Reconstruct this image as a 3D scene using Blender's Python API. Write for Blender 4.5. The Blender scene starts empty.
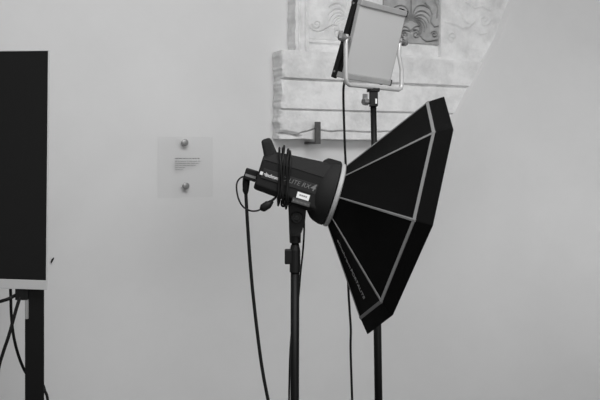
import bpy, bmesh, math, random
import numpy as np
from mathutils import Vector, Matrix, noise
random.seed(4)
SC = bpy.context.scene
COL = SC.collection
PI = math.pi

# ------------------------------------------------------------------ camera
FPX, PPY, CAMZ = 824.0, 158.0, 1.45
cd = bpy.data.cameras.new('camera')
cd.sensor_width = 36.0
cd.lens = 36.0 * FPX / 600.0
cd.shift_y = -(200 - PPY) / 600.0
cam = bpy.data.objects.new('camera', cd)
COL.objects.link(cam)
cam.location = (0, 0, CAMZ)
cam.rotation_euler = (PI / 2, 0, 0)
SC.camera = cam


def P(px, py, d):
    """point seen at pixel (px, py) at depth d metres"""
    return Vector(((px - 300) / FPX * d, d, CAMZ + (PPY - py) / FPX * d))


# ------------------------------------------------------------------ the back wall's own frame
WYAW = math.radians(26)
WO = Vector((0, 4.0, 0))
WT = Vector((math.cos(WYAW), math.sin(WYAW), 0))
WN = Vector((math.sin(WYAW), -math.cos(WYAW), 0))


def W(s, z, h=0.0):
    return WO + WT * s + WN * h + Vector((0, 0, z))


def wpx(px, py, h=0.0):
    """(s, z) on the plane h metres off the wall at a pixel"""
    o = WO + WN * h
    dx, dz = (px - 300) / FPX, (PPY - py) / FPX
    # (dx*t, t) = o + s*WT
    t = (o.y - o.x * math.tan(WYAW)) / (1 - dx * math.tan(WYAW))
    s = (dx * t - o.x) / WT.x
    return s, CAMZ + dz * t


# ------------------------------------------------------------------ materials
def lin(g):
    g = g / 255.0
    return g / 12.92 if g <= 0.04045 else ((g + 0.055) / 1.055) ** 2.4


def mat(name, g, rough=0.6, var=0.0, vscale=8.0, bump=0.0, bscale=200.0, metal=0.0, spec=0.5, g2=None, detail=6.0):
    m = bpy.data.materials.new(name)
    m.use_nodes = True
    nt = m.node_tree
    b = nt.nodes['Principled BSDF']
    c = lin(g)
    b.inputs['Base Color'].default_value = (c, c, c, 1)
    b.inputs['Roughness'].default_value = rough
    b.inputs['Metallic'].default_value = metal
    b.inputs['Specular IOR Level'].default_value = spec
    tc = nt.nodes.new('ShaderNodeTexCoord')
    if var or g2 is not None:
        n = nt.nodes.new('ShaderNodeTexNoise')
        n.inputs['Scale'].default_value = vscale
        n.inputs['Detail'].default_value = detail
        n.inputs['Roughness'].default_value = 0.65
        r = nt.nodes.new('ShaderNodeValToRGB')
        lo = lin(g2) if g2 is not None else max(0.0, c * (1 - var))
        hi = c if g2 is not None else c * (1 + var)
        r.color_ramp.elements[0].position = 0.33
        r.color_ramp.elements[1].position = 0.62
        r.color_ramp.elements[0].color = (lo, lo, lo, 1)
        r.color_ramp.elements[1].color = (hi, hi, hi, 1)
        nt.links.new(tc.outputs['Object'], n.inputs['Vector'])
        nt.links.new(n.outputs['Fac'], r.inputs['Fac'])
        nt.links.new(r.outputs['Color'], b.inputs['Base Color'])
    if bump:
        n2 = nt.nodes.new('ShaderNodeTexNoise')
        n2.inputs['Scale'].default_value = bscale
        n2.inputs['Detail'].default_value = 4
        bp = nt.nodes.new('ShaderNodeBump')
        bp.inputs['Strength'].default_value = bump
        bp.inputs['Distance'].default_value = 0.004
        nt.links.new(tc.outputs['Object'], n2.inputs['Vector'])
        nt.links.new(n2.outputs['Fac'], bp.inputs['Height'])
        nt.links.new(bp.outputs['Normal'], b.inputs['Normal'])
    return m


M = dict(
    plaster=mat('white_plaster', 222, 0.9, var=0.025, vscale=1.6, bump=0.12, bscale=14, spec=0.2),
    floor=mat('stone_floor', 120, 0.5, var=0.1, vscale=3),
    ceil=mat('ceiling_plaster', 225, 0.9, spec=0.2),
    marble=mat('weathered_marble', 240, 0.75, g2=214, vscale=9, bump=0.35, bscale=55, spec=0.3),
    dmarble=mat('grey_carved_marble', 182, 0.8, g2=150, vscale=14, bump=0.3, bscale=60, spec=0.3),
    iron=mat('painted_iron', 78, 0.6, var=0.15, vscale=30),
    blackplastic=mat('black_plastic', 34, 0.75, bump=0.12, bscale=900, spec=0.15),
    darkplastic=mat('dark_plastic', 20, 0.5, spec=0.3),
    seam=mat('seam_black', 18, 0.6),
    blackmetal=mat('black_metal', 11, 0.5, spec=0.2),
    rubber=mat('black_rubber', 18, 0.6, spec=0.25),
    fabric=mat('black_nylon', 11, 0.85, bump=0.15, bscale=1200, spec=0.06, var=0.08, vscale=9),
    piping=mat('grey_piping', 126, 0.75, bump=0.1, bscale=900, spec=0.2),
    ring=mat('silver_ring', 158, 0.55),
    whitecloth=mat('white_diffuser', 225, 0.9),
    diffuser=mat('frosted_acrylic', 192, 0.55, spec=0.3),
    palebar=mat('pale_grey_metal', 162, 0.4, metal=0.2, var=0.08, vscale=20),
    yoke=mat('light_grey_metal', 195, 0.4, metal=0.35),
    steel=mat('steel', 150, 0.4, metal=0.5),
    greyknob=mat('grey_cast_metal', 125, 0.4, metal=0.5, var=0.3, vscale=90),
    screen=mat('black_glass', 26, 0.3, spec=0.3),
    whiteframe=mat('white_frame', 198, 0.45),
    greystrip=mat('grey_strip', 150, 0.5),
    sticker=mat('white_sticker', 232, 0.6),
    greysticker=mat('grey_sticker', 66, 0.5),
    ink=mat('dark_ink', 30, 0.7),
    greyink=mat('grey_ink', 135, 0.7),
    whiteink=mat('white_ink', 215, 0.6),
    greyprint=mat('grey_print', 112, 0.6),
    softprint=mat('pale_print', 175, 0.7),
)


def acrylic():
    m = bpy.data.materials.new('clear_acrylic')
    m.use_nodes = True
    nt = m.node_tree
    nt.nodes.remove(nt.nodes['Principled BSDF'])
    out = nt.nodes['Material Output']
    tr = nt.nodes.new('ShaderNodeBsdfTransparent')
    tr.inputs['Color'].default_value = (0.996, 0.996, 0.996, 1)
    gl = nt.nodes.new('ShaderNodeBsdfGlossy')
    gl.inputs['Roughness'].default_value = 0.12
    mx = nt.nodes.new('ShaderNodeMixShader')
    mx.inputs['Fac'].default_value = 0.024
    nt.links.new(tr.outputs[0], mx.inputs[1])
    nt.links.new(gl.outputs[0], mx.inputs[2])
    nt.links.new(mx.outputs[0], out.inputs['Surface'])
    return m


M['acrylic'] = acrylic()


# ------------------------------------------------------------------ object helpers
def link(name, me, m, parent=None, smooth=False, bevel=0.0, seg=2):
    me.materials.clear()
    me.materials.append(m)
    if smooth:
        for p in me.polygons:
            p.use_smooth = True
    o = bpy.data.objects.new(name, me)
    COL.objects.link(o)
    if parent:
        o.parent = parent
    if bevel:
        b = o.modifiers.new('bevel', 'BEVEL')
        b.width = bevel
        b.segments = seg
        b.limit_method = 'ANGLE'
        b.angle_limit = math.radians(35)
        b.harden_normals = False
    return o


def obj(name, bm, m, parent=None, smooth=False, bevel=0.0, seg=2, recalc=True):
    if recalc:
        bmesh.ops.recalc_face_normals(bm, faces=bm.faces)
    me = bpy.data.meshes.new(name)
    bm.to_mesh(me)
    bm.free()
    return link(name, me, m, parent, smooth, bevel, seg)


def tag(o, label, cat, group=None):
    o['label'] = label
    o['category'] = cat
    if group:
        o['group'] = group
    return o


def thing(name, label, cat, matrix=None, group=None):
    o = bpy.data.objects.new(name, None)
    o.empty_display_size = 0.1
    COL.objects.link(o)
    if matrix is not None:
        o.matrix_world = matrix
    return tag(o, label, cat, group)


def structure(o):
    o['kind'] = 'structure'
    return o


def box(bm, c, size, mtx=None):
    r = bmesh.ops.create_cube(bm, size=1.0)
    vs = r['verts']
    bmesh.ops.scale(bm, vec=Vector(size), verts=vs)
    bmesh.ops.translate(bm, vec=Vector(c), verts=vs)
    if mtx is not None:
        bmesh.ops.transform(bm, matrix=mtx, verts=vs)
    return vs


def loft(bm, rings, cap=True, closed=False):
    vr = [[bm.verts.new(p) for p in r] for r in rings]
    n = len(vr[0])
    pairs = list(zip(vr[:-1], vr[1:]))
    if closed:
        pairs.append((vr[-1], vr[0]))
    for a, b in pairs:
        for i in range(n):
            j = (i + 1) % n
            bm.faces.new((a[i], a[j], b[j], b[i]))
    if cap and not closed:
        bm.faces.new(vr[0][::-1])
        bm.faces.new(vr[-1])


def catmull(pts, k=8, closed=False):
    pts = [Vector(p) for p in pts]
    n = len(pts)
    out = []
    rng = n if closed else n - 1
    for i in range(rng):
        if closed:
            p0, p1, p2, p3 = (pts[(i + q) % n] for q in (-1, 0, 1, 2))
        else:
            p0 = pts[max(i - 1, 0)]
            p1, p2 = pts[i], pts[i + 1]
            p3 = pts[min(i + 2, n - 1)]
        for j in range(k):
            t = j / k
            out.append(0.5 * ((2 * p1) + (p2 - p0) * t + (2 * p0 - 5 * p1 + 4 * p2 - p3) * t * t
                              + (3 * p1 - p0 - 3 * p2 + p3) * t ** 3))
    if not closed:
        out.append(pts[-1])
    return out


def sweep(bm, pts, r, seg=10, closed=False):
    pts = [Vector(p) for p in pts]
    n = len(pts)
    rs = r if isinstance(r, (list, tuple)) else [r] * n
    up = None
    rings = []
    for i in range(n):
        if closed:
            d = pts[(i + 1) % n] - pts[i - 1]
        else:
            d = pts[min(i + 1, n - 1)] - pts[max(i - 1, 0)]
        if d.length < 1e-9:
            d = Vector((0, 0, 1))
        d.normalize()
        if up is None:
            up = Vector((0, 0, 1)) if abs(d.z) < 0.9 else Vector((1, 0, 0))
        a = (up - d * up.dot(d))
        if a.length < 1e-6:
            a = d.orthogonal()
        a.normalize()
        up = a
        b = d.cross(a)
        rings.append([pts[i] + (a * math.cos(2 * PI * k / seg) + b * math.sin(2 * PI * k / seg)) * rs[i] for k in range(seg)])
    loft(bm, rings, True, closed)


def tube(name, pts, r, m, parent=None, k=8, seg=10, smooth_path=True, closed=False):
    bm = bmesh.new()
    sweep(bm, catmull(pts, k, closed) if smooth_path else pts, r, seg, closed)
    return obj(name, bm, m, parent, smooth=True)


def cyl(bm, a, b, r1, r2=None, seg=24):
    r2 = r1 if r2 is None else r2
    sweep(bm, [Vector(a), Vector(b)], [r1, r2], seg)


def text(name, s, size, mtx, m, parent, shear=0.0, extrude=0.0003, width=None, bold=0.0):
    c = bpy.data.curves.new(name, 'FONT')
    c.body = s
    c.size = size
    c.shear = shear
    c.extrude = extrude
    c.offset = bold
    c.align_x = 'CENTER'
    c.align_y = 'CENTER'
    tmp = bpy.data.objects.new('tmp_text', c)
    COL.objects.link(tmp)
    dg = bpy.context.evaluated_depsgraph_get()
    me = bpy.data.meshes.new_from_object(tmp.evaluated_get(dg))
    bpy.data.objects.remove(tmp)
    bpy.data.curves.remove(c)
    if width:
        xs = [v.co.x for v in me.vertices]
        k = width / (max(xs) - min(xs))
        me.transform(Matrix.Diagonal((k, 1, 1, 1)))
    me.transform(mtx)
    me.name = name
    return link(name, me, m, parent)


def frame(x, y, z, o):
    return Matrix(((x[0], y[0], z[0], o[0]), (x[1], y[1], z[1], o[1]), (x[2], y[2], z[2], o[2]), (0, 0, 0, 1)))


# ------------------------------------------------------------------ the room
def smoothstep(a, b, x):
    t = max(0.0, min(1.0, (x - a) / (b - a)))
    return t * t * (3 - 2 * t)


ZC = 3.3
bm = bmesh.new()
loft(bm, [[W(-2.6, 0, -0.2), W(2.4, 0, -0.2), W(2.4, ZC, -0.2), W(-2.6, ZC, -0.2)],
          [W(-2.6, 0, 0), W(2.4, 0, 0), W(2.4, ZC, 0), W(-2.6, ZC, 0)]])
structure(obj('wall_back', bm, M['plaster']))

# plastered side wall: leans over the marble at the top, runs into the back wall lower down
EDGE = [(560, -110), (533, -40), (512, 0), (497, 40), (480, 67), (455, 115), (437, 150), (415, 200), (399, 240), (384, 280), (376, 310), (374, 420), (372, 900)]


def edge_s(z):
    prev = None
    for px, py in EDGE:
        s, zz = wpx(px, py, 0.12)
        if prev and zz <= z:
            t = (z - zz) / (prev[1] - zz)
            return s + (prev[0] - s) * t
        prev = (s, zz)
    return prev[0] if z < 1 else wpx(*EDGE[0], 0.12)[0] + (z - wpx(*EDGE[0], 0.12)[1]) * 0.55


def edge_h(z):
    z1, z0 = wpx(455, 118, 0.12)[1], wpx(380, 300, 0.1)[1]
    return -0.003 + 0.133 * smoothstep(z0, z1, z)


zs = [ZC * i / 120 for i in range(121)]
NU = 48
rows = []
for z in zs:
    sp = 0.02 + 0.28 * smoothstep(0, 1, (wpx(437, 160, 0.12)[1] - z) / 0.8) if z < wpx(437, 160, 0.12)[1] else 0.02
    es = sum(edge_s(z + sp * d / 5) for d in range(-5, 6)) / 11
    eh = edge_h(z)
    row = [W(es + 0.01, z, -0.05)]
    for i in range(NU + 1):
        u = (i / NU) ** 1.2 * 1.9
        h = (eh + 0.003) * math.exp(-(u / 0.75) ** 2) - 0.003 + 0.36 * u ** 2.2 + 1.1 * max(0.0, u - 0.85) ** 2
        row.append(W(es + u * (1 - 0.16 * u), z, h))
    rows.append(row)
bm = bmesh.new()
vr = [[bm.verts.new(p) for p in r] for r in rows]
for a, b in zip(vr[:-1], vr[1:]):
    for i in range(len(a) - 1):
        bm.faces.new((a[i], a[i + 1], b[i + 1], b[i]))
wr = obj('wall_right', bm, M['plaster'], smooth=True, recalc=False)
structure(wr)

bm = bmesh.new()
box(bm, (0, 1.5, -0.05), (9, 9, 0.1))
structure(obj('floor', bm, M['floor']))
bm = bmesh.new()
box(bm, (0, 1.5, ZC + 0.05), (9, 9, 0.1))
structure(obj('ceiling', bm, M['ceil']))


# ------------------------------------------------------------------ carved marbles on the wall
def poly_dist(S, Z, pts):
    d = np.full(S.shape, 1e9)
    for (x0, y0), (x1, y1) in zip(pts[:-1], pts[1:]):
        vx, vy = x1 - x0, y1 - y0
        L = vx * vx + vy * vy + 1e-12
        t = np.clip(((S - x0) * vx + (Z - y0) * vy) / L, 0, 1)
        d = np.minimum(d, np.hypot(S - x0 - t * vx, Z - y0 - t * vy))
    return d


def vnoise(S, Z, scale, seed):
    out = np.zeros(S.shape)
    for i in range(S.shape[0]):
        for j in range(S.shape[1]):
            out[i, j] = noise.noise((S[i, j] * scale, Z[i, j] * scale, seed))
    return out


def relief(name, s0, s1, z0, z1, step, hfun, m, parent=None, ragged=0.0, back=0.004):
    ns, nz = int((s1 - s0) / step) + 1, int((z1 - z0) / step) + 1
    S, Z = np.meshgrid(np.linspace(s0, s1, ns), np.linspace(z0, z1, nz))
    H = hfun(S, Z)
    if ragged:
        w = np.exp(-(S - s0) / 0.03)
        S2 = S + w * ragged * (vnoise(S * 0 + 1, Z, 28, 3.3) + 0.6 * vnoise(S * 0 + 2, Z, 75, 1.3))
        wb = np.exp(-(Z - z0) / 0.012)
        Z2 = Z + wb * ragged * 0.45 * vnoise(S, Z * 0 + 1, 14, 5.1)
    else:
        S2, Z2 = S, Z
    bm = bmesh.new()
    v = [[bm.verts.new(W(S2[i, j], Z2[i, j], H[i, j])) for j in range(ns)] for i in range(nz)]
    for i in range(nz - 1):
        for j in range(ns - 1):
            bm.faces.new((v[i][j], v[i][j + 1], v[i + 1][j + 1], v[i + 1][j]))
    # sides back to the wall, in several steps so they can be rough
    loop = [(0, j) for j in range(ns)] + [(i, ns - 1) for i in range(1, nz)] + [(nz - 1, j) for j in range(ns - 2, -1, -1)] + [(i, 0) for i in range(nz - 2, 0, -1)]
    prev = [v[i][j] for i, j in loop]
    K = 6
    for k in range(1, K + 1):
        cur = []
        for i, j in loop:
            h = H[i, j] + (back - H[i, j]) * k / K
            q = 0.006 * noise.noise((S2[i, j] * 40, Z2[i, j] * 40, h * 60)) if (ragged and k < K) else 0
            cur.append(bm.verts.new(W(S2[i, j] + (q if j == 0 else 0), Z2[i, j] + (q * 0.6 if i == 0 else 0), h)))
        n = len(cur)
        for a in range(n):
            b = (a + 1) % n
            bm.faces.new((prev[a], cur[a], cur[b], prev[b]))
        prev = cur
    bm.faces.new(prev)
    o = obj(name, bm, m, parent, smooth=True)
    e = o.modifiers.new('edges', 'EDGE_SPLIT')
    e.split_angle = math.radians(48)
    return o


HL = 0.115
zt = wpx(283, 49.5, HL)[1]
zl1 = wpx(283, 77.5, HL)[1]
zl2 = wpx(283, 108, HL)[1]
zb = wpx(283, 138.5, HL)[1]
sL = wpx(283, 100, HL)[0]
sR = wpx(512, 60, HL)[0]
crack = [wpx(x, y, HL) for x, y in ((300, 134.5), (306, 132), (311, 131), (318, 128.5), (327, 130.5), (335, 131.5), (344, 130.5), (352, 131), (372, 132), (400, 131))]
chip = [wpx(x, y, HL) for x, y in ((281, 133), (288, 132.5), (296, 133.8), (303, 136))]


def h_lower(S, Z):
    H = np.full(S.shape, HL)
    H -= 0.016 * (Z < zl1) + 0.014 * (Z < zl2)
    # the ragged shadowed nicks under each band
    n1, n2 = vnoise(S, Z, 9, 1.0), vnoise(S, Z, 30, 2.0)
    H -= 0.010 * np.exp(-((Z - zl1 + 0.005 + 0.004 * n1) / 0.0045) ** 2) * (0.9 + 0.6 * n2)
    H -= 0.008 * np.exp(-((Z - zl2 + 0.004 + 0.003 * n1) / 0.0035) ** 2) * (0.8 + 0.6 * n2)
    H += 0.0035 * n1 + 0.0018 * n2 + 0.0012 * vnoise(S, Z, 80, 7.0)
    H -= 0.022 * np.exp(-(poly_dist(S, Z, crack) / 0.0026) ** 2)
    H -= 0.04 * np.exp(-(poly_dist(S, Z, chip) / 0.007) ** 2)
    H -= 0.02 * np.exp(-(S - sL) / 0.008) * (0.5 + n2)
    return H


low = relief('marble_cornice', sL, sR, zb, zt, 0.0031, h_lower, M['marble'], ragged=0.008)
tag(low, 'pale weathered marble block with three long stepped bands, lower stone on the wall', 'marble fragment')

HU = 0.085
fr = thing('marble_frieze', 'carved marble frieze stone with palmettes, upper stone behind the tilted light panel', 'marble fragment', Matrix.Translation(W(0.3, zt, 0.05)))
fz0 = zt + 0.001
fz1 = wpx(295, -75, HU)[1]
fsL, fsR = wpx(295.5, 20, HU)[0], wpx(528, 20, HU)[0]
ds0, ds1 = wpx(385, 20, HU)[0], wpx(440.5, 20, HU)[0]
dz0 = wpx(440, 44.5, HU)[1]


def px(*pts):
    return [wpx(x, y, HU) for x, y in pts]


def arc(cx, cy, r, a0, a1, n=14, ry=None):
    ry = r if ry is None else ry
    return [(cx + r * math.cos(math.radians(a0 + (a1 - a0) * i / n)), cy + ry * math.sin(math.radians(a0 + (a1 - a0) * i / n))) for i in range(n + 1)]


def spiral(cx, cy, r0, a0, turns, sgn=1, n=26):
    return [(cx + r0 * (1 - 0.8 * i / n) * math.cos(math.radians(a0) + sgn * turns * 2 * PI * i / n),
             cy + r0 * (1 - 0.8 * i / n) * math.sin(math.radians(a0) + sgn * turns * 2 * PI * i / n)) for i in range(n + 1)]


def palmette(cx, cy):
    out = []
    for k in range(-7, 8):
        a = math.radians(k * 15)
        L = (25, 23, 19, 16, 13, 11, 9, 7.5)[abs(k)]
        pts = []
        for i in range(11):
            t = i / 10
            aa = a * (0.55 + 0.5 * t) + math.copysign(0.55, k) * (t ** 4) * (k != 0)
            rr = 4 + L * (t - 0.12 * t ** 6)
            pts.append((cx + rr * math.sin(aa), cy - rr * math.cos(aa) + 3 * abs(math.sin(a)) * t * t))
        out.append(pts)
    return out


CARVE_L = palmette(350, 22) + [
    [(310, 25), (312, 27.5), (316, 30.3), (320, 31.2), (325, 30.4), (330, 27.5), (335, 24.5), (340, 25)],
    spiral(319, 24, 5, 180, 1.2, -1), spiral(341, 33, 5, 30, 1.3, 1), arc(362, 30, 9, 200, 360), spiral(372, 32, 5, 180, 1.2, -1)]
CARVE_R = palmette(412.5, 24) + [
    [(402.5, 27.5), (406, 26.5), (409, 27.5), (412, 31), (415, 28), (418, 26.3), (422, 26)],
    [(412, 31.5), (408.5, 30.2), (405, 30.5), (403, 33)], [(412, 31.5), (415, 29.5), (418, 30)],
    spiral(417.5, 34.5, 4.6, 230, 1.5, 1), spiral(406, 34.5, 4.6, 310, 1.5, -1),
    spiral(436, 34.5, 3.6, 200, 1.4, 1), [(422, 36), (424, 39), (428, 41.5), (433, 41), (439, 40)],
    [(426, 3), (431, 8), (433, 14), (432, 22), (436, 27), (440, 26)], [(430, -8), (436, 0), (439, 8), (438, 18)]]
CARVE_F = [[(446, 22), (455, 24), (462, 28), (468, 27), (474, 22)], [(458, 10), (464, 20), (470, 24)], [(474, 30), (480, 34), (486, 33)],
           spiral(452, 36, 5, 90, 1.1), spiral(484, 20, 6, 0, 1.2), [(466, 2), (474, 8), (482, 6), (490, 10)]]


def carve(S, Z, H, lines, amp, wid):
    for ln in lines:
        q = [wpx(x, y, HU) for x, y in ln]
        H += amp * np.exp(-(poly_dist(S, Z, q) / wid) ** 2)


def h_upper(S, Z):
    n1, n2 = vnoise(S, Z, 8, 11.0), vnoise(S, Z, 34, 12.0)
    H = np.full(S.shape, HU)
    fi = wpx(309.5, 20, HU)[0]
    H -= 0.022 * ((S > fi) & (S < ds1) & (Z > fz0 + 0.02))
    for q, a in ((300, -0.012), (303.5, 0.004), (307, -0.01)):
        H += a * np.exp(-((S - wpx(q, 20, HU)[0]) / 0.0045) ** 2)
    zm = wpx(330, 42.5, HU)[1]
    H += (0.008 * np.exp(-((Z - zm) / 0.006) ** 2) - 0.006 * np.exp(-((Z - zm - 0.012) / 0.004) ** 2)) * (S > fi) * (S < ds0)
    carve(S, Z, H, CARVE_L, -0.010, 0.0034)
    carve(S, Z, H, CARVE_F, 0.006, 0.006)
    H += 0.004 * n1 + 0.0025 * n2
    H = np.where((S > ds0 + 0.004) & (S < ds1 - 0.002) & (Z > dz0 + 0.003), 0.03, H)
    return H


def h_panel(S, Z):
    H = np.full(S.shape, HU - 0.010)
    carve(S, Z, H, CARVE_R, -0.016, 0.0026)
    H += 0.003 * vnoise(S, Z, 30, 21.0) + 0.003 * vnoise(S, Z, 8, 22.0)
    return H


relief('frieze_block', fsL, fsR, fz0, fz1, 0.0034, h_upper, M['marble'], None, ragged=0.004)
fb = COL.objects['frieze_block']
pn = relief('carved_panel', ds0, ds1, dz0, fz1 - 0.003, 0.0023, h_panel, M['dmarble'], None, back=0.031)
pn['label'] = 'greyer weathered panel carved with a palmette and spirals'
for o in (fb, pn):
    o.parent = fr
    o.matrix_parent_inverse = fr.matrix_world.inverted()

# iron bracket under the marble
bm = bmesh.new()
bs = wpx(317.6, 130, HL)[0]
bz0, bz1 = wpx(317.6, 144, HL)[1], wpx(317.6, 121.8, HL)[1]
hw = 0.014


def wall_box(bm, s0, s1, z0, z1, h0, h1):
    loft(bm, [[W(s0, z0, h0), W(s1, z0, h0), W(s1, z1, h0), W(s0, z1, h0)], [W(s0, z0, h1), W(s1, z0, h1), W(s1, z1, h1), W(s0, z1, h1)]])


zf = min(zb - 0.008, bz0 + 0.012)
prof = [(0.0, zf), (0.0, bz0), (HL + 0.006, bz0), (HL + 0.006, bz1), (HL - 0.006, bz1), (HL - 0.006, zf)]
loft(bm, [[W(bs - hw, z, h) for h, z in prof], [W(bs + hw, z, h) for h, z in prof]])
tag(obj('iron_bracket', bm, M['iron'], bevel=0.0015), 'grey iron angle bracket gripping the lower edge of the banded marble', 'bracket')

# ------------------------------------------------------------------ clear plaque on the wall
PH = 0.024
pl = thing('wall_plaque', 'clear acrylic museum label panel fixed to the wall by two round studs', 'sign', Matrix.Translation(W(*wpx(185, 166, 0), 0.0)))
inv = pl.matrix_world.inverted()


def keep(o, p):
    o.parent = p
    o.matrix_parent_inverse = p.matrix_world.inverted()
    return o


bm = bmesh.new()
s0, z1 = wpx(157.5, 136.5, PH)
s1, z0 = wpx(213, 197, PH)
wall_box(bm, s0, s1, z0, z1, PH - 0.004, PH)
keep(obj('clear_pane', bm, M['acrylic'], bevel=0.001), pl)
for sx, sy in ((184.8, 142.6), (185.8, 186)):
    s, z = wpx(sx, sy, PH)
    bm = bmesh.new()
    sweep(bm, [W(s, z, 0), W(s, z, PH + 0.001), W(s, z, PH + 0.0011), W(s, z, PH + 0.006), W(s, z, PH + 0.008)], [0.009, 0.009, 0.0155, 0.0155, 0.0125], 28)
    o = keep(obj('stud', bm, M['steel'], smooth=True), pl)
    e = o.modifiers.new('edges', 'EDGE_SPLIT')
    e.split_angle = math.radians(35)
# the printed lines are too small to read in the photograph: rows of word-length strokes
bm = bmesh.new()
rr = random.Random(7)


def word_row(bm, x0, x1, y, hpx, letters=True):
    x = x0
    while x < x1:
        w = min(rr.uniform(1.6, 4.2), x1 - x)
        a = x
        while a < x + w - 0.25:
            s_, z_ = wpx(a, y, PH)
            hh = hpx * rr.choice((0.55, 0.55, 0.8)) / FPX * 3.7
            ww = 0.36 / FPX * 3.7
            wall_box(bm, s_, s_ + ww, z_ - hh / 2, z_ + hh / 2, PH + 0.0001, PH + 0.0004)
            a += 0.56
        x += w + 0.7


for y, x1, hp in ((161.3, 201), (163.4, 199.5), (165.5, 196), (167.6, 185), (169.6, 183.5)) and [(161.3, 201.5, 1.5), (163.4, 199.5, 1.5), (165.5, 195.5, 1.5), (167.6, 185, 1.5), (169.7, 183, 1.3)]:
    word_row(bm, 175, x1, y, hp)
o = keep(obj('printed_lines', bm, M['greyink']), pl)
bm = bmesh.new()
word_row(bm, 175, 200, 158.5, 1.7)
keep(obj('printed_heading', bm, M['ink']), pl)

# chip beside the display
s, z = wpx(52, 260, 0.0)
bm = bmesh.new()
k = 3.4 / FPX
outl = [(-1.3, -2.6), (-0.9, -3.0), (0.2, -1.3), (1.5, 1.3), (1.7, 2.7), (0.9, 2.2), (-0.5, 0.8), (-1.2, -1.0)]
loft(bm, [[W(s + a * k, z + b * k, h) for a, b in outl] for h in (0.0, 0.012)])
tag(obj('wall_hook', bm, M['rubber'], bevel=0.002), 'tiny dark hook sticking out of the wall right of the black screen', 'hook')

# ------------------------------------------------------------------ black display at the left
DD = 2.6
yaw = math.radians(-8)
org = P(46.8, 290, DD)                      # lower right corner of the frame
Rm = Matrix.Rotation(yaw, 4, 'Z') @ Matrix.Rotation(math.radians(0.55), 4, 'Y')
disp = thing('display_screen', 'large black screen with thin white frame on a black post, left of the strobe', 'screen', Matrix.Translation(org) @ Rm)
SW, SH, ST = 1.18, 0.757, 0.006
DI = disp.matrix_world.inverted()


def dw(o, p=None):
    o.parent = p or disp
    o.matrix_parent_inverse = DI
    return o


bm = bmesh.new()
fb_, ft_, fs_ = 0.030, 0.0025, 0.0034
outer = [(-SW, 0), (0, 0), (0, SH), (-SW, SH)]
inner = [(-SW + fs_, fb_), (-fs_, fb_), (-fs_, SH - ft_), (-SW + fs_, SH - ft_)]
ringsF = [[(x, ST, z) for x, z in inner], [(x, ST, z) for x, z in outer], [(x, 0, z) for x, z in outer], [(x, 0, z) for x, z in inner]]
loft(bm, ringsF, cap=False, closed=True)
obj('frame', bm, M['whiteframe'], disp, bevel=0.001)
bm = bmesh.new()
box(bm, ((-SW) / 2, 0.0035, (fb_ + SH - ft_) / 2), (SW - 2 * fs_ - 0.0004, 0.004, SH - fb_ - ft_ - 0.0004))
obj('screen', bm, M['screen'], disp)
bm = bmesh.new()
box(bm, ((-SW) / 2, ST + 0.018, SH / 2), (SW - 0.13, 0.036, SH - 0.10))
obj('back_housing', bm, M['darkplastic'], disp, bevel=0.006)
DPO = DD + 0.03
for pxc in (34.6, -310):
    c = P(pxc, 290, DPO)
    fr_ = Matrix.Translation((c.x, c.y, 0)) @ Matrix.Rotation(math.atan2(-c.x, c.y) * (1 if pxc > 0 else 0.3), 4, 'Z')
    bm = bmesh.new()
    box(bm, (0, 0.03, (c.z + 0.06) / 2), (0.0585, 0.05, c.z + 0.06), fr_)
    dw(obj('post', bm, M['blackmetal'], bevel=0.003))
    bm = bmesh.new()
    box(bm, (0, 0.03, 0.02), (0.08, 0.6, 0.04), fr_)
    dw(obj('foot', bm, M['blackmetal'], bevel=0.006))
bm = bmesh.new()
c0, c1 = P(15.5, 300, DD + 0.022), P(28, 288, DD + 0.022)
box(bm, (c0 + c1) / 2 + Vector((0, 0.02, 0)), (c1.x - c0.x, 0.05, c1.z - c0.z))
dw(obj('mount_block', bm, M['darkplastic'], bevel=0.002))
bm = bmesh.new()
c0, c1 = P(24.4, 319.5, DD + 0.012), P(26.9, 300, DD + 0.012)
box(bm, (c0 + c1) / 2 + Vector((0, 0.012, 0)), (c1.x - c0.x, 0.012, c1.z - c0.z))
o = dw(obj('metal_strip', bm, M['greystrip'], bevel=0.0008))
o['label'] = 'pale grey metal strip beside the post'
GC = 'black cables under the display'
tag(tube('cable', [Vector((-1.2, 2.5, 0.006)), Vector((-1.17, 2.58, 0.3)), P(-56, 400, 2.62), P(-46, 345, 2.62), P(-18, 307, 2.62), P(0, 301.5, 2.62), P(8, 299, 2.62), P(16, 295, 2.64)], 0.0055, M['rubber']),
    'black cable running level to the left edge just under the white frame', 'cable', GC)
tag(tube('cable', [P(20, 297, 2.62), P(16, 310, 2.61), P(9, 335, 2.60), P(3, 353, 2.60), P(-2, 372, 2.60), P(-8, 420, 2.62), Vector((-0.98, 2.58, 0.3)), Vector((-1.0, 2.5, 0.006))], 0.0055, M['rubber']),
    'thick black cable slanting down and left from the block beneath the screen', 'cable', GC)
tag(tube('cable', [P(10.5, 289, 2.66), P(10.8, 300, 2.66), P(11.5, 318, 2.67), P(14, 338, 2.69), P(19, 357, 2.71), P(26, 373, 2.75), P(34, 381, 2.78), P(42, 384, 2.80), P(45, 391, 2.80), P(47.6, 400, 2.80), P(49, 430, 2.80), Vector((-0.83, 2.82, 0.3)), Vector((-0.8, 2.9, 0.006))], 0.0048, M['rubber']),
    'thin black cable bowing down behind the black post of the screen', 'cable', GC)

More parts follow.
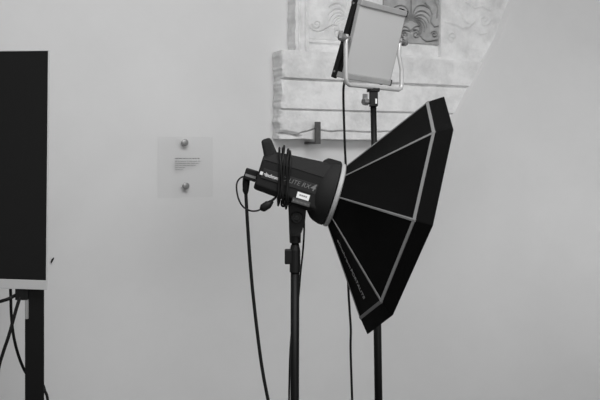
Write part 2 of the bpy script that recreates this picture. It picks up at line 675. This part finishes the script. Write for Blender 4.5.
# ------------------------------------------------------------------ stands
def tripod(root, base, top_z, r, legs, m, zc=0.62, rad=0.42):
    for a in legs:
        d = Vector((math.cos(math.radians(a)), math.sin(math.radians(a)), 0))
        bm = bmesh.new()
        c = Vector((base.x, base.y, 0))
        sweep(bm, [c + d * (r + 0.012) + Vector((0, 0, zc)), c + d * rad + Vector((0, 0, 0.018))], 0.009, 12)
        sweep(bm, [c + d * (r + 0.012) + Vector((0, 0, 0.24)), c + d * (rad * 0.55) + Vector((0, 0, zc * 0.46))], 0.006, 10)
        cyl(bm, c + d * (rad - 0.005) + Vector((0, 0, 0.0)), c + d * (rad - 0.005) + Vector((0, 0, 0.03)), 0.014)
        o = obj('leg', bm, m, root, smooth=True)
        o.matrix_parent_inverse = root.matrix_world.inverted()
    for zz in (zc, 0.24):
        bm = bmesh.new()
        cyl(bm, Vector((base.x, base.y, zz - 0.025)), Vector((base.x, base.y, zz + 0.025)), r + 0.016)
        o = obj('leg_collar', bm, m, root)
        o.matrix_parent_inverse = root.matrix_world.inverted()


DS = 2.3
pb = P(294.3, 400, DS)
pt = P(295.2, 243, DS)
st = thing('light_stand', 'black light stand pole carrying the strobe head, nearest the camera', 'light stand', Matrix.Translation((pb.x, DS, 0)))
bm = bmesh.new()
pbot = Vector((pb.x, DS, 0.2))
cyl(bm, pbot, P(295.0, 262, DS), 0.0122)
keep(obj('lower_tube', bm, M['blackmetal'], smooth=True), st)
bm = bmesh.new()
cyl(bm, P(295.0, 268, DS), P(295.3, 238, DS), 0.0105)
keep(obj('upper_tube', bm, M['blackmetal'], smooth=True), st)
bm = bmesh.new()
cyl(bm, P(295.0, 272, DS), P(295.0, 250, DS), 0.0150)
cyl(bm, P(295.0, 250, DS), P(295.1, 245, DS), 0.0150, 0.0115)
keep(obj('collar', bm, M['darkplastic']), st)
bm = bmesh.new()
c = P(288.3, 256.5, DS)
box(bm, c, (0.020, 0.026, 0.041))
keep(obj('clamp_lever', bm, M['darkplastic'], bevel=0.003), st)
tripod(st, pbot, 1.2, 0.0122, (-80, 30, 150), M['blackmetal'])

DL = 2.85
lb = P(378.3, 400, DL)
lt = P(373.3, 105, DL)
ls = thing('light_stand', 'slim black light stand behind the softbox, holding up the flat light panel', 'light stand', Matrix.Translation((lb.x, DL, 0)))
bm = bmesh.new()
dirv = (lt - lb).normalized()
lfoot = lb - dirv * ((lb.z - 0.15) / dirv.z)
lm_ = P(376, 235, DL)
cyl(bm, lfoot, lm_, 0.0137)
keep(obj('lower_tube', bm, M['blackmetal'], smooth=True), ls)
bm = bmesh.new()
cyl(bm, lm_ - dirv * 0.02, lt, 0.0105)
keep(obj('upper_tube', bm, M['blackmetal'], smooth=True), ls)
bm = bmesh.new()
cyl(bm, lm_ - dirv * 0.03, lm_ + dirv * 0.03, 0.018)
keep(obj('collar', bm, M['darkplastic']), ls)
tripod(ls, lfoot, 1.2, 0.0137, (90, -30, 210), M['blackmetal'], zc=0.5, rad=0.4)

# ------------------------------------------------------------------ strobe head
AX = Vector((0.955, 0, -0.297)).normalized()
yw = math.radians(2.5)
ax = (AX * math.cos(yw) + Vector((0, 1, 0)) * math.sin(yw)).normalized()
wz = Vector((0.297, 0, 0.955)).normalized()
yl = wz.cross(ax).normalized()
wz = ax.cross(yl).normalized()
RC = P(333, 194.5, DS)
HM = frame(ax, yl, wz, RC)
HI = HM.inverted()


def L(px_, py_, d=DS):
    """strobe-local coordinates of a pixel at a depth"""
    return HI @ P(px_, py_, d)


head = thing('strobe_head', 'black studio strobe head pointing right into the octagonal softbox', 'strobe light', HM)


def body_ring(u, hw, top, bot, cre=0.039):
    cre = min(cre, top - 0.012)
    return [(u, -hw * 0.55, bot), (u, -hw, bot + 0.014), (u, -hw, cre), (u, -hw * 0.70, top - 0.006), (u, -hw * 0.45, top),
            (u, hw * 0.45, top), (u, hw * 0.70, top - 0.006), (u, hw, cre), (u, hw, bot + 0.014), (u, hw * 0.55, bot)]


bm = bmesh.new()
loft(bm, [body_ring(-0.2175, 0.060, 0.045, -0.044, 0.030), body_ring(-0.214, 0.066, 0.050, -0.049, 0.036),
          body_ring(-0.19, 0.066, 0.066, -0.050), body_ring(-0.12, 0.067, 0.073, -0.054), body_ring(-0.045, 0.068, 0.080, -0.064), body_ring(-0.03, 0.068, 0.081, -0.066)])
obj('body', bm, M['blackplastic'], head, bevel=0.004)
bm = bmesh.new()
for sy in (-1,):
    y = -0.0674
    sweep(bm, [Vector((-0.212, -0.0664, 0.0375)), Vector((-0.12, -0.0672, 0.0395)), Vector((-0.046, -0.0682, 0.0395))], 0.0011, 6)
obj('seam_line', bm, M['seam'], head)
# front bell
bm = bmesh.new()
prof = [(-0.060, 0.0600), (-0.054, 0.0675), (-0.044, 0.0790), (-0.034, 0.0850), (-0.016, 0.0905), (-0.012, 0.0905), (-0.006, 0.0905), (-0.004, 0.084)]
loft(bm, [[(u, r * math.sin(2 * PI * i / 40), r * math.cos(2 * PI * i / 40)) for i in range(40)] for u, r in prof])
o = obj('front_bell', bm, M['blackplastic'], head, smooth=True)
e = o.modifiers.new('edges', 'EDGE_SPLIT')
e.split_angle = math.radians(30)
# latch on top of bell
bm = bmesh.new()
loft(bm, [[(u, y, z) for y, z in ((-0.034, 0.07), (0.034, 0.07), (0.030, t), (-0.030, t))] for u, t in ((-0.052, 0.083), (-0.041, 0.0935), (-0.008, 0.0945), (-0.004, 0.090))])
obj('bell_latch', bm, M['blackplastic'], head, bevel=0.002)
# handle
bm = bmesh.new()
hp = [L(271.2, 157), L(268.6, 148.5), L(266.8, 142.5), L(265.6, 138.8)]
rings = []
for i, p in enumerate(hp):
    d = (hp[-1] - hp[0]).normalized()
    side = Vector((0, 1, 0))
    f = d.cross(side).normalized()
    wd = (0.0195, 0.0165, 0.0150, 0.0140)[i]
    dp = (0.045, 0.042, 0.040, 0.036)[i]
    p = Vector((p.x, 0, p.z))
    rings.append([p + side * sy * dp + f * sx * wd for sx, sy in ((-1, -1), (1, -1), (1, 1), (-1, 1))])
loft(bm, rings)
obj('handle', bm, M['blackplastic'], head, bevel=0.008, seg=3)
# band behind the lettering
bm = bmesh.new()
box(bm, (-0.1285, -0.0675, 0.001), (0.156, 0.0022, 0.027))
obj('name_band', bm, M['seam'], head, bevel=0.0008)
fm = lambda u, w, y=-0.0689: frame(Vector((1, 0, 0)), Vector((0, 0, 1)), Vector((0, -1, 0)), Vector((u, y, w)))
text('lettering', 'elinchrom', 0.0135, fm(-0.181, -0.0005), M['whiteink'], head, width=0.042, bold=0.0004)
bm = bmesh.new()
box(bm, (-0.2085, -0.0688, 0.0), (0.008, 0.0006, 0.009))
obj('emblem', bm, M['whiteink'], head, bevel=0.001)
text('lettering', 'D-LITE RX', 0.0175, fm(-0.1125, 0.003), M['greyprint'], head, shear=0.25, width=0.081)
text('lettering', '4', 0.026, fm(-0.0645, 0.0035), M['greyprint'], head, shear=0.25, bold=0.0006)
bm = bmesh.new()
box(bm, (-0.0825, -0.0682, -0.0265), (0.035, 0.0012, 0.0165))
stk = obj('white_sticker', bm, M['sticker'], head)
bm = bmesh.new()
for i, (a, b) in enumerate(((-0.0935, -0.0885), (-0.0875, -0.083), (-0.082, -0.077), (-0.076, -0.072))):
    box(bm, ((a + b) / 2, -0.0690, -0.0255), (b - a, 0.0004, 0.004))
obj('sticker_print', bm, M['greyink'], stk)
bm = bmesh.new()
box(bm, (-0.083, -0.0682, -0.0435), (0.050, 0.0012, 0.013))
stk = obj('grey_sticker', bm, M['greysticker'], head)
bm = bmesh.new()
for i in range(12):
    box(bm, (-0.104 + i * 0.0038, -0.0690, -0.044), (0.0016 if i % 3 else 0.0024, 0.0004, 0.005))
obj('sticker_print', bm, M['greyprint'], stk)

# tilting mount under the head (upright, so laid out in world space)
def hw_(o):
    o.parent = head
    o.matrix_parent_inverse = HI
    return o


mc = P(297, 216.5, DS)
bm = bmesh.new()
for sy in (-1, 1):
    prof = [(-0.025, 0.050), (0.027, 0.036), (0.0225, -0.012), (0.012, -0.045), (-0.016, -0.052), (-0.022, -0.02)]
    loft(bm, [[Vector((mc.x + a, mc.y + y, mc.z + b)) for a, b in prof] for y in (sy * 0.017, sy * 0.030)])
box(bm, (mc.x - 0.002, mc.y, mc.z - 0.048), (0.026, 0.06, 0.012))
hw_(obj('tilt_bracket', bm, M['darkplastic'], bevel=0.003))
bm = bmesh.new()
box(bm, (mc.x + 0.001, mc.y, mc.z + 0.02), (0.036, 0.033, 0.06))
hw_(obj('tilt_block', bm, M['blackplastic'], bevel=0.003))
bm = bmesh.new()
cyl(bm, (mc.x, mc.y - 0.031, mc.z), (mc.x, mc.y - 0.048, mc.z), 0.016, 0.0145)
cyl(bm, (mc.x, mc.y - 0.048, mc.z), (mc.x, mc.y - 0.051, mc.z), 0.008)
hw_(obj('tilt_knob', bm, M['blackplastic'], bevel=0.0015))
bm = bmesh.new()
nk = P(294.6, 231, DS)
cyl(bm, P(295.2, 243, DS), P(294.9, 224, DS), 0.0155, 0.0170)
hw_(obj('socket', bm, M['darkplastic'], smooth=False, bevel=0.002))

# power cable with its plug
pc = thing('power_cable', 'black power cable hanging straight down from the plug at the strobe rear', 'cable', HM @ Matrix.Translation((-0.22, 0, -0.01)))
pr = lambda o: (setattr(o, 'parent', pc), setattr(o, 'matrix_parent_inverse', pc.matrix_world.inverted()))[0] or o
bm = bmesh.new()
a, b = L(258.3, 178.3), L(245.0, 174.4)
box(bm, (-0.2345, -0.022, -0.0145), (0.036, 0.026, 0.031))
plug = obj('plug', bm, M['rubber'], bevel=0.003)
plug.matrix_world = HM.copy()
bpy.context.view_layer.update()
plug.parent = pc
plug.matrix_parent_inverse = pc.matrix_world.inverted()
bm = bmesh.new()
box(bm, (-0.2345, -0.0353, -0.0180), (0.030, 0.0008, 0.007))
o = obj('printed_strip', bm, M['greyprint'], plug)
DP = DS - 0.022
bm = bmesh.new()
sweep(bm, [P(246.5, 178, DP), P(246.0, 184, DP), P(245.6, 191, DP), P(245.9, 194, DP)], [0.0105, 0.010, 0.0085, 0.0050], 16)
o = obj('strain_relief', bm, M['rubber'], smooth=True)
pr(o)
cpts = [P(245.7, 190, DP), P(246.2, 200, DP), P(247.6, 225, DP), P(250.0, 260, DP), P(253.6, 300, DP), P(259.5, 350, DP), P(263.8, 378, DP), P(268.5, 402, DP), P(276, 440, DP),
        Vector((-0.05, 2.2, 0.35)), Vector((-0.06, 2.1, 0.03)), Vector((-0.15, 1.95, 0.007)), Vector((-0.5, 1.7, 0.007))]
o = tube('cord', cpts, 0.0047, M['rubber'])
pr(o)

# sync cord: loops round the head, then a loop to its jack
sc_ = thing('sync_cord', 'thin black cord wound round the strobe head, its jack hanging below', 'cable', HM @ Matrix.Translation((-0.15, 0, 0)))


def loop_pts(u0, skew, lift, drop, ph):
    pts = []
    shape = [(-0.072, -0.045), (-0.0725, -0.01), (-0.0725, 0.036), (-0.058, 0.064), (-0.03, 0.078), (0.0, 0.080), (0.03, 0.078), (0.058, 0.064), (0.0725, 0.036),
             (0.0725, -0.01), (0.071, -0.045), (0.045, -0.060), (0, -0.062), (-0.045, -0.060)]
    for y, w in shape:
        ww = w + (lift if w > 0.06 else 0) - (drop if w < -0.05 else 0)
        yy = y - 0.0010 * ph if y < 0 else y
        pts.append(HM @ Vector((u0 - 0.003 - skew * w + 0.0018 * math.sin(ph * 3 + w * 60), yy, ww)))
    return pts


bm = bmesh.new()
for u0, sk, li, dr, ph in ((-0.1550, 0.27, 0.000, 0.004, 0), (-0.1495, 0.25, 0.009, 0.010, 1), (-0.1440, 0.30, 0.002, 0.002, 2), (-0.1340, 0.27, 0.004, 0.006, 3), (-0.1285, 0.24, 0.0, 0.012, 1.6)):
    sweep(bm, catmull(loop_pts(u0, sk, li, dr, ph), 6, True), 0.0026, 8, closed=True)
DJ = DS - 0.055
sweep(bm, catmull([P(271, 201.5, DJ), P(276, 197, DJ), P(280, 192, DS - 0.075), P(282, 186, DS - 0.077)], 6), 0.0034, 8)
sweep(bm, catmull([P(245.5, 176.5, DS), P(241, 177.5, DS - 0.01), P(237.3, 182, DS - 0.02), P(236.6, 189, DS - 0.03), P(238.6, 199, DJ), P(243, 206.5, DJ), P(250, 210.6, DJ), P(257, 210.8, DJ), P(262, 208.5, DJ)], 8), 0.0024, 8)
sweep(bm, catmull([P(282, 200, DJ), P(281.5, 205, DJ), P(284, 206.2, DJ), P(285.8, 202, DJ), P(284.5, 197, DS - 0.07)], 6), 0.0028, 8)
sweep(bm, catmull([P(286.5, 199, DS - 0.06), P(288, 203.5, DJ), P(291, 204.6, DJ), P(292.5, 202.5, DS - 0.06)], 6), 0.0028, 8)
o = obj('cord', bm, M['rubber'], smooth=True)
keep(o, sc_)
bm = bmesh.new()
sweep(bm, [P(260.3, 209.5, DJ), P(262, 208.6, DJ), P(263, 208, DJ), P(268.2, 204.6, DJ), P(269.5, 203.7, DJ), P(272.6, 200.8, DJ)], [0.0040, 0.0095, 0.0112, 0.0112, 0.0092, 0.0048], 16)
keep(obj('jack_plug', bm, M['rubber'], smooth=True), sc_)

tag(tube('cord', [P(300, 206, 2.36), P(303.4, 216, 2.36), P(304.2, 228, 2.35), P(303, 250, 2.34), P(300.6, 272, 2.33), P(298, 300, 2.33), P(292.5, 326, 2.33), P(290.3, 350, 2.325), P(289.3, 385, 2.32), P(289, 420, 2.32), Vector((-0.03, 2.34, 0.4)), Vector((-0.07, 2.4, 0.006))], 0.0027, M['rubber']),
    'thin black cord hugging the pole below the strobe head', 'cable')

# ------------------------------------------------------------------ octagonal softbox
sb = thing('softbox', 'black octagonal softbox with grey piping, mounted on the strobe head', 'softbox', HM)
R0, U0, R1, U1, R2, U2 = 0.083, 0.010, 0.320, 0.179, 0.344, 0.216
TH0 = 0.0


def V(k, R, u):
    th = math.radians(45 * k + TH0)
    return Vector((u, -R * math.sin(th), R * math.cos(th) + 0.0085 * (u - U0) / (U1 - U0)))


def shell(bm, stations, th):
    rings = [[V(k, R, u) for k in range(8)] for R, u in stations]
    loft(bm, rings, cap=False)


bm = bmesh.new()
# panels are subdivided and slightly hollow between the ribs, like stretched cloth
N = 14
for k in range(8):
    g = []
    for i in range(N + 1):
        t = i / N
        row = []
        for j in range(9):
            q = j / 8
            p = V(k, R0 + (R1 - R0) * t, U0 + (U1 - U0) * t).lerp(V(k + 1, R0 + (R1 - R0) * t, U0 + (U1 - U0) * t), q)
            sag = 0.006 * math.sin(PI * q) * math.sin(PI * min(1, t * 1.0)) 
            rad = Vector((0, p.y, p.z)).normalized()
            p = p - (rad * 0.6 + Vector((-0.8, 0, 0))) * sag
            row.append(bm.verts.new(p))
        g.append(row)
    for i in range(N):
        for j in range(8):
            bm.faces.new((g[i][j], g[i][j + 1], g[i + 1][j + 1], g[i + 1][j]))
bmesh.ops.remove_doubles(bm, verts=bm.verts, dist=0.0002)
o = obj('fabric_shell', bm, M['fabric'], sb)
sol = o.modifiers.new('cloth', 'SOLIDIFY')
sol.thickness = 0.002
sol.offset = -1
bm = bmesh.new()
SAG = {3: (0.007, -0.008), 4: (0.012, -0.007), 5: (0.006, -0.004)}   # the lower lip hangs slack
loft(bm, [[V(k, R + SAG.get(k, (0, 0))[0] * f_, u + SAG.get(k, (0, 0))[1] * f_) for k in range(8)] for R, u, f_ in ((R1, U1, 0), (R2, U2, 1), (R2 - 0.003, U2 + 0.003, 1), (R2 - 0.012, U2 - 0.001, 1), (R1 - 0.004, U1 + 0.006, 0))], cap=False, closed=True)
obj('rim_skirt', bm, M['fabric'], sb, bevel=0.0015)
bm = bmesh.new()
loft(bm, [[V(k, R1 - 0.006, U1 + 0.006) for k in range(8)], [V(k, R1 - 0.006, U1 + 0.010) for k in range(8)]])
obj('front_diffuser', bm, M['whitecloth'], sb)


def pnormal(k):
    a, b, c = V(k, R0, U0), V(k + 1, R0, U0), V(k, R1, U1)
    n = (b - a).cross(c - a).normalized()
    mid = (a + b + c) / 3
    if n.dot(Vector((-0.3, mid.y, mid.z))) < 0:
        n = -n
    return n


def strip(bm, a, b, n, din, w0, w1, lift=0.0016):
    """thin raised ribbon from a to b, widening from w0 to w1 along din"""
    q = [a, b, b + din * w1, a + din * w0]
    loft(bm, [[p - n * 0.001 for p in q], [p + n * lift for p in q]])


for k in range(8):
    bm = bmesh.new()
    a, b = V(k, R0, U0), V(k, R1, U1)
    for pk, other in ((k, k + 1), (k - 1, k - 1)):
        n = pnormal(pk)
        e = (b - a).normalized()
        d = (V(other, R1, U1) - b)
        d = (d - e * d.dot(e)).normalized()
        strip(bm, a, b, n, d, 0.0016, 0.0034, 0.0018)
    obj('seam_piping', bm, M['piping'], sb)
for k in range(8):
    bm = bmesh.new()
    a, b = V(k, R1, U1), V(k + 1, R1, U1)
    n = pnormal(k)
    e = (b - a).normalized()
    d = (V(k, R0, U0) + V(k + 1, R0, U0)) / 2 - (a + b) / 2
    d = (d - e * d.dot(e)).normalized()
    a2, b2 = V(k, R1, U1) , V(k + 1, R1, U1)
    strip(bm, a2, b2, n, d, 0.0085, 0.0085, 0.0022)
    obj('rim_piping', bm, M['piping'], sb)
# speed ring
bm = bmesh.new()
prof = [(-0.002, 0.078), (-0.002, 0.0900), (0.001, 0.0915), (0.008, 0.0910), (0.011, 0.0860), (0.011, 0.078)]
loft(bm, [[(u, r * math.sin(2 * PI * i / 48), r * math.cos(2 * PI * i / 48)) for i in range(48)] for u, r in prof], cap=False, closed=True)
o = obj('mounting_ring', bm, M['ring'], sb, smooth=True)
e = o.modifiers.new('edges', 'EDGE_SPLIT')
e.split_angle = math.radians(30)
# lettering runs outwards on the lower near panel (between corners 3 and 4)
n3 = pnormal(3)
mid0, mid1 = (V(3, R0, U0) + V(4, R0, U0)) / 2, (V(3, R1, U1) + V(4, R1, U1)) / 2
xd = (mid1 - mid0).normalized()
yd = n3.cross(xd).normalized()
zd = xd.cross(yd).normalized()
org_ = mid0 + (mid1 - mid0) * 0.37 + zd * 0.0022
text('lettering', 'elinchrom', 0.021, frame(xd, yd, zd, org_), M['softprint'], sb, width=0.085)
org_ = mid0 + (mid1 - mid0) * 0.70 + zd * 0.0022
text('lettering', 'PORTALITE', 0.025, frame(xd, yd, zd, org_), M['softprint'], sb, width=0.085)

# ------------------------------------------------------------------ flat light panel on its yoke
PX, PY_, PW, PHH, PA, PB, PC_ = LEDPOSE = (0.2625, 0.394, 0.256, 0.269, 0.244, 0.816, -0.035)
#LEDPOSE
PX, PY_, PW, PHH, PA, PB, PC_ = LEDPOSE
RL = Matrix.Rotation(PC_, 3, 'Z') @ Matrix.Rotation(PB, 3, 'Y') @ Matrix.Rotation(PA, 3, 'X')
# camera-style axes (x right, y up, z to viewer) -> world
C2W = Matrix(((1, 0, 0), (0, 0, -1), (0, 1, 0)))
RW = C2W @ RL
ctr = Vector((PX, DL, CAMZ + PY_))
LMt = RW.to_4x4()
LMt.translation = ctr
led = thing('studio_light', 'unlit square light panel with frosted face, tilted in a pale yoke', 'light panel', LMt)
DT = 0.042
bm = bmesh.new()
barh = 0.020
box(bm, (0, 0, -0.004), (PW - 0.004, PHH - 2 * barh, 0.008))
obj('diffuser', bm, M['diffuser'], led, bevel=0.001)
for sgn in (1, -1):
    bm = bmesh.new()
    box(bm, (0, sgn * (PHH / 2 - barh / 2), -DT / 2 + 0.003), (PW, barh, DT + 0.006))
    o = obj('edge_bar', bm, M['palebar'], led, bevel=0.003)
    bm = bmesh.new()
    box(bm, (PW / 2 - 0.001, sgn * (PHH / 2 - barh / 2), -DT / 2 + 0.002), (0.010, barh + 0.002, DT + 0.008))
    obj('end_cap', bm, M['darkplastic'], led, bevel=0.002)
for sgn in (-1, 1):
    bm = bmesh.new()
    box(bm, (sgn * (PW / 2 - 0.001), 0, -0.006), (0.004, PHH - 2 * barh, 0.012))
    obj('side_lip', bm, M['palebar'], led, bevel=0.001)
    bm = bmesh.new()
    tl = Matrix.Translation((0, 0, -DT + 0.009)) @ Matrix.Rotation(math.radians(4.5), 4, 'X')
    box(bm, (sgn * (PW / 2), 0, 0), (0.010, PHH + 0.012, 0.020), tl)
    o = obj('side_rail', bm, M['darkplastic'], led, bevel=0.002)
    for yy in (-0.118, 0.118):
        bm = bmesh.new()
        cyl(bm, tl @ Vector((sgn * (PW / 2 + 0.005), yy, 0)), tl @ Vector((sgn * (PW / 2 + 0.0075), yy, 0)), 0.0035, seg=12)
        obj('screw', bm, M['steel'], o)
bm = bmesh.new()
box(bm, (0, 0, -DT * 0.6), (PW - 0.004, PHH - 0.01, DT * 0.75))
obj('housing', bm, M['darkplastic'], led, bevel=0.003)

# yoke: upright U turned with the panel
yd_ = Vector((math.cos(PB), math.sin(PB), 0))
YW = PW / 2 + 0.021
top = lambda s_, z_, o_=0.0: Vector((ctr.x, ctr.y, 0)) + yd_ * s_ + Vector((0, 0, z_))
zbar = P(372, 87.5, DL).z
pz = ctr.z + 0.004
yk = thing('yoke_bracket', 'pale metal U yoke clasping the light panel, bolted atop the slim stand', 'bracket', Matrix.Translation((ctr.x, ctr.y, zbar)))
bm = bmesh.new()
YL = YW + 0.012
path = [top(-YL + 0.002, pz + 0.012), top(-YL, pz - 0.02), top(-YL, zbar + 0.02), top(-YL + 0.004, zbar + 0.006), top(-YL + 0.018, zbar), top(YW - 0.018, zbar), top(YW - 0.004, zbar + 0.006), top(YW, zbar + 0.02),
        top(YW, zbar + 0.062), top(YW, zbar + 0.075), top(YW - 0.016, pz - 0.03), top(YW - 0.012, pz + 0.02), top(YW - 0.006, pz + 0.026)]
sweep(bm, path, 0.0076, 14)
keep(obj('yoke_tube', bm, M['yoke'], smooth=True), yk)
for sgn in (-1, 1):
    bm = bmesh.new()
    c = top(YW - 0.004, pz + 0.018) if sgn > 0 else top(-YL, pz)
    cyl(bm, c - yd_ * sgn * 0.018, c + yd_ * sgn * 0.016, 0.008)
    cyl(bm, c + yd_ * sgn * 0.012, c + yd_ * sgn * 0.030, 0.014, 0.012, seg=8)
    box(bm, c + yd_ * sgn * 0.026 + Vector((0, 0, 0.008)), (0.014, 0.016, 0.026))
    keep(obj('lock_knob', bm, M['greyknob'], bevel=0.001), yk)
# adaptor between yoke and stand: belongs to the yoke
bm = bmesh.new()
ac = P(373.2, 89.5, DL)
bx = Vector((lt.x, DL, 0))
box(bm, Vector((ac.x, DL, P(373, 90.2, DL).z)), (0.042, 0.042, 0.012))
box(bm, Vector((ac.x + 0.001, DL, P(373, 98.5, DL).z)), (0.028, 0.034, 0.056))
keep(obj('spigot_socket', bm, M['darkplastic'], bevel=0.002), yk)
bm = bmesh.new()
kc = P(369.5, 102, DL)
kd = Vector((-0.75, -0.66, 0)).normalized()
cyl(bm, kc + kd * 0.0, kc + kd * 0.026, 0.009)
cyl(bm, kc + kd * 0.014, kc + kd * 0.03, 0.0145, 0.012, seg=7)
box(bm, kc + kd * 0.022 + Vector((0, 0, 0.016)), (0.017, 0.012, 0.022))
keep(obj('lock_knob', bm, M['greyknob'], bevel=0.0015), yk)
bm = bmesh.new()
dc = P(375.7, 101.5, DL)
box(bm, Vector((dc.x, DL - 0.0172, dc.z)), (0.006, 0.002, 0.017))
keep(obj('spirit_window', bm, M['sticker'], bevel=0.0005), yk)

tag(tube('cable', [P(349, 68, 2.93), P(345, 80, 2.93), P(343.4, 92, 2.93), P(344.0, 120, 2.93), P(344.8, 145, 2.93), P(345.8, 170, 2.93), P(346.5, 230, 2.93), P(348.2, 285, 2.93), P(349.6, 310, 2.93), P(350.8, 330, 2.93), P(350.6, 350, 2.93), P(352.2, 402, 2.93), P(353, 440, 2.93),
                  Vector((0.19, 2.95, 0.35)), Vector((0.2, 3.0, 0.03)), Vector((0.3, 3.15, 0.006)), Vector((0.7, 3.3, 0.006))], 0.0042, M['rubber']),
    'black cable dropping from the light panel behind the softbox', 'cable')

# ------------------------------------------------------------------ light
w = bpy.data.worlds.new('world')
SC.world = w
w.use_nodes = True
bg = w.node_tree.nodes['Background']
bg.inputs['Color'].default_value = (1, 1, 1, 1)
bg.inputs['Strength'].default_value = 0.3


def area(name, loc, aim, sx, sy, watts):
    l = bpy.data.lights.new(name, 'AREA')
    l.shape = 'RECTANGLE'
    l.size, l.size_y = sx, sy
    l.energy = watts
    o = bpy.data.objects.new(name, l)
    COL.objects.link(o)
    o.location = loc
    o.rotation_euler = (Vector(aim) - Vector(loc)).to_track_quat('-Z', 'Y').to_euler()
    return o


area('ceiling_lamp', (0.5, 1.5, 3.25), (0.3, 2.8, 0.0), 2.6, 2.0, 150)
area('front_fill', (2.0, -1.6, 1.9), (0.0, 3.9, 1.5), 2.6, 1.9, 38)  # added soft fill from behind the camera; the room has no window built there

vs = SC.view_settings
vs.view_transform = 'Standard'
vs.look = 'None'
vs.gamma = 1.0
vs.use_curve_mapping = False
vs.exposure = -0.28
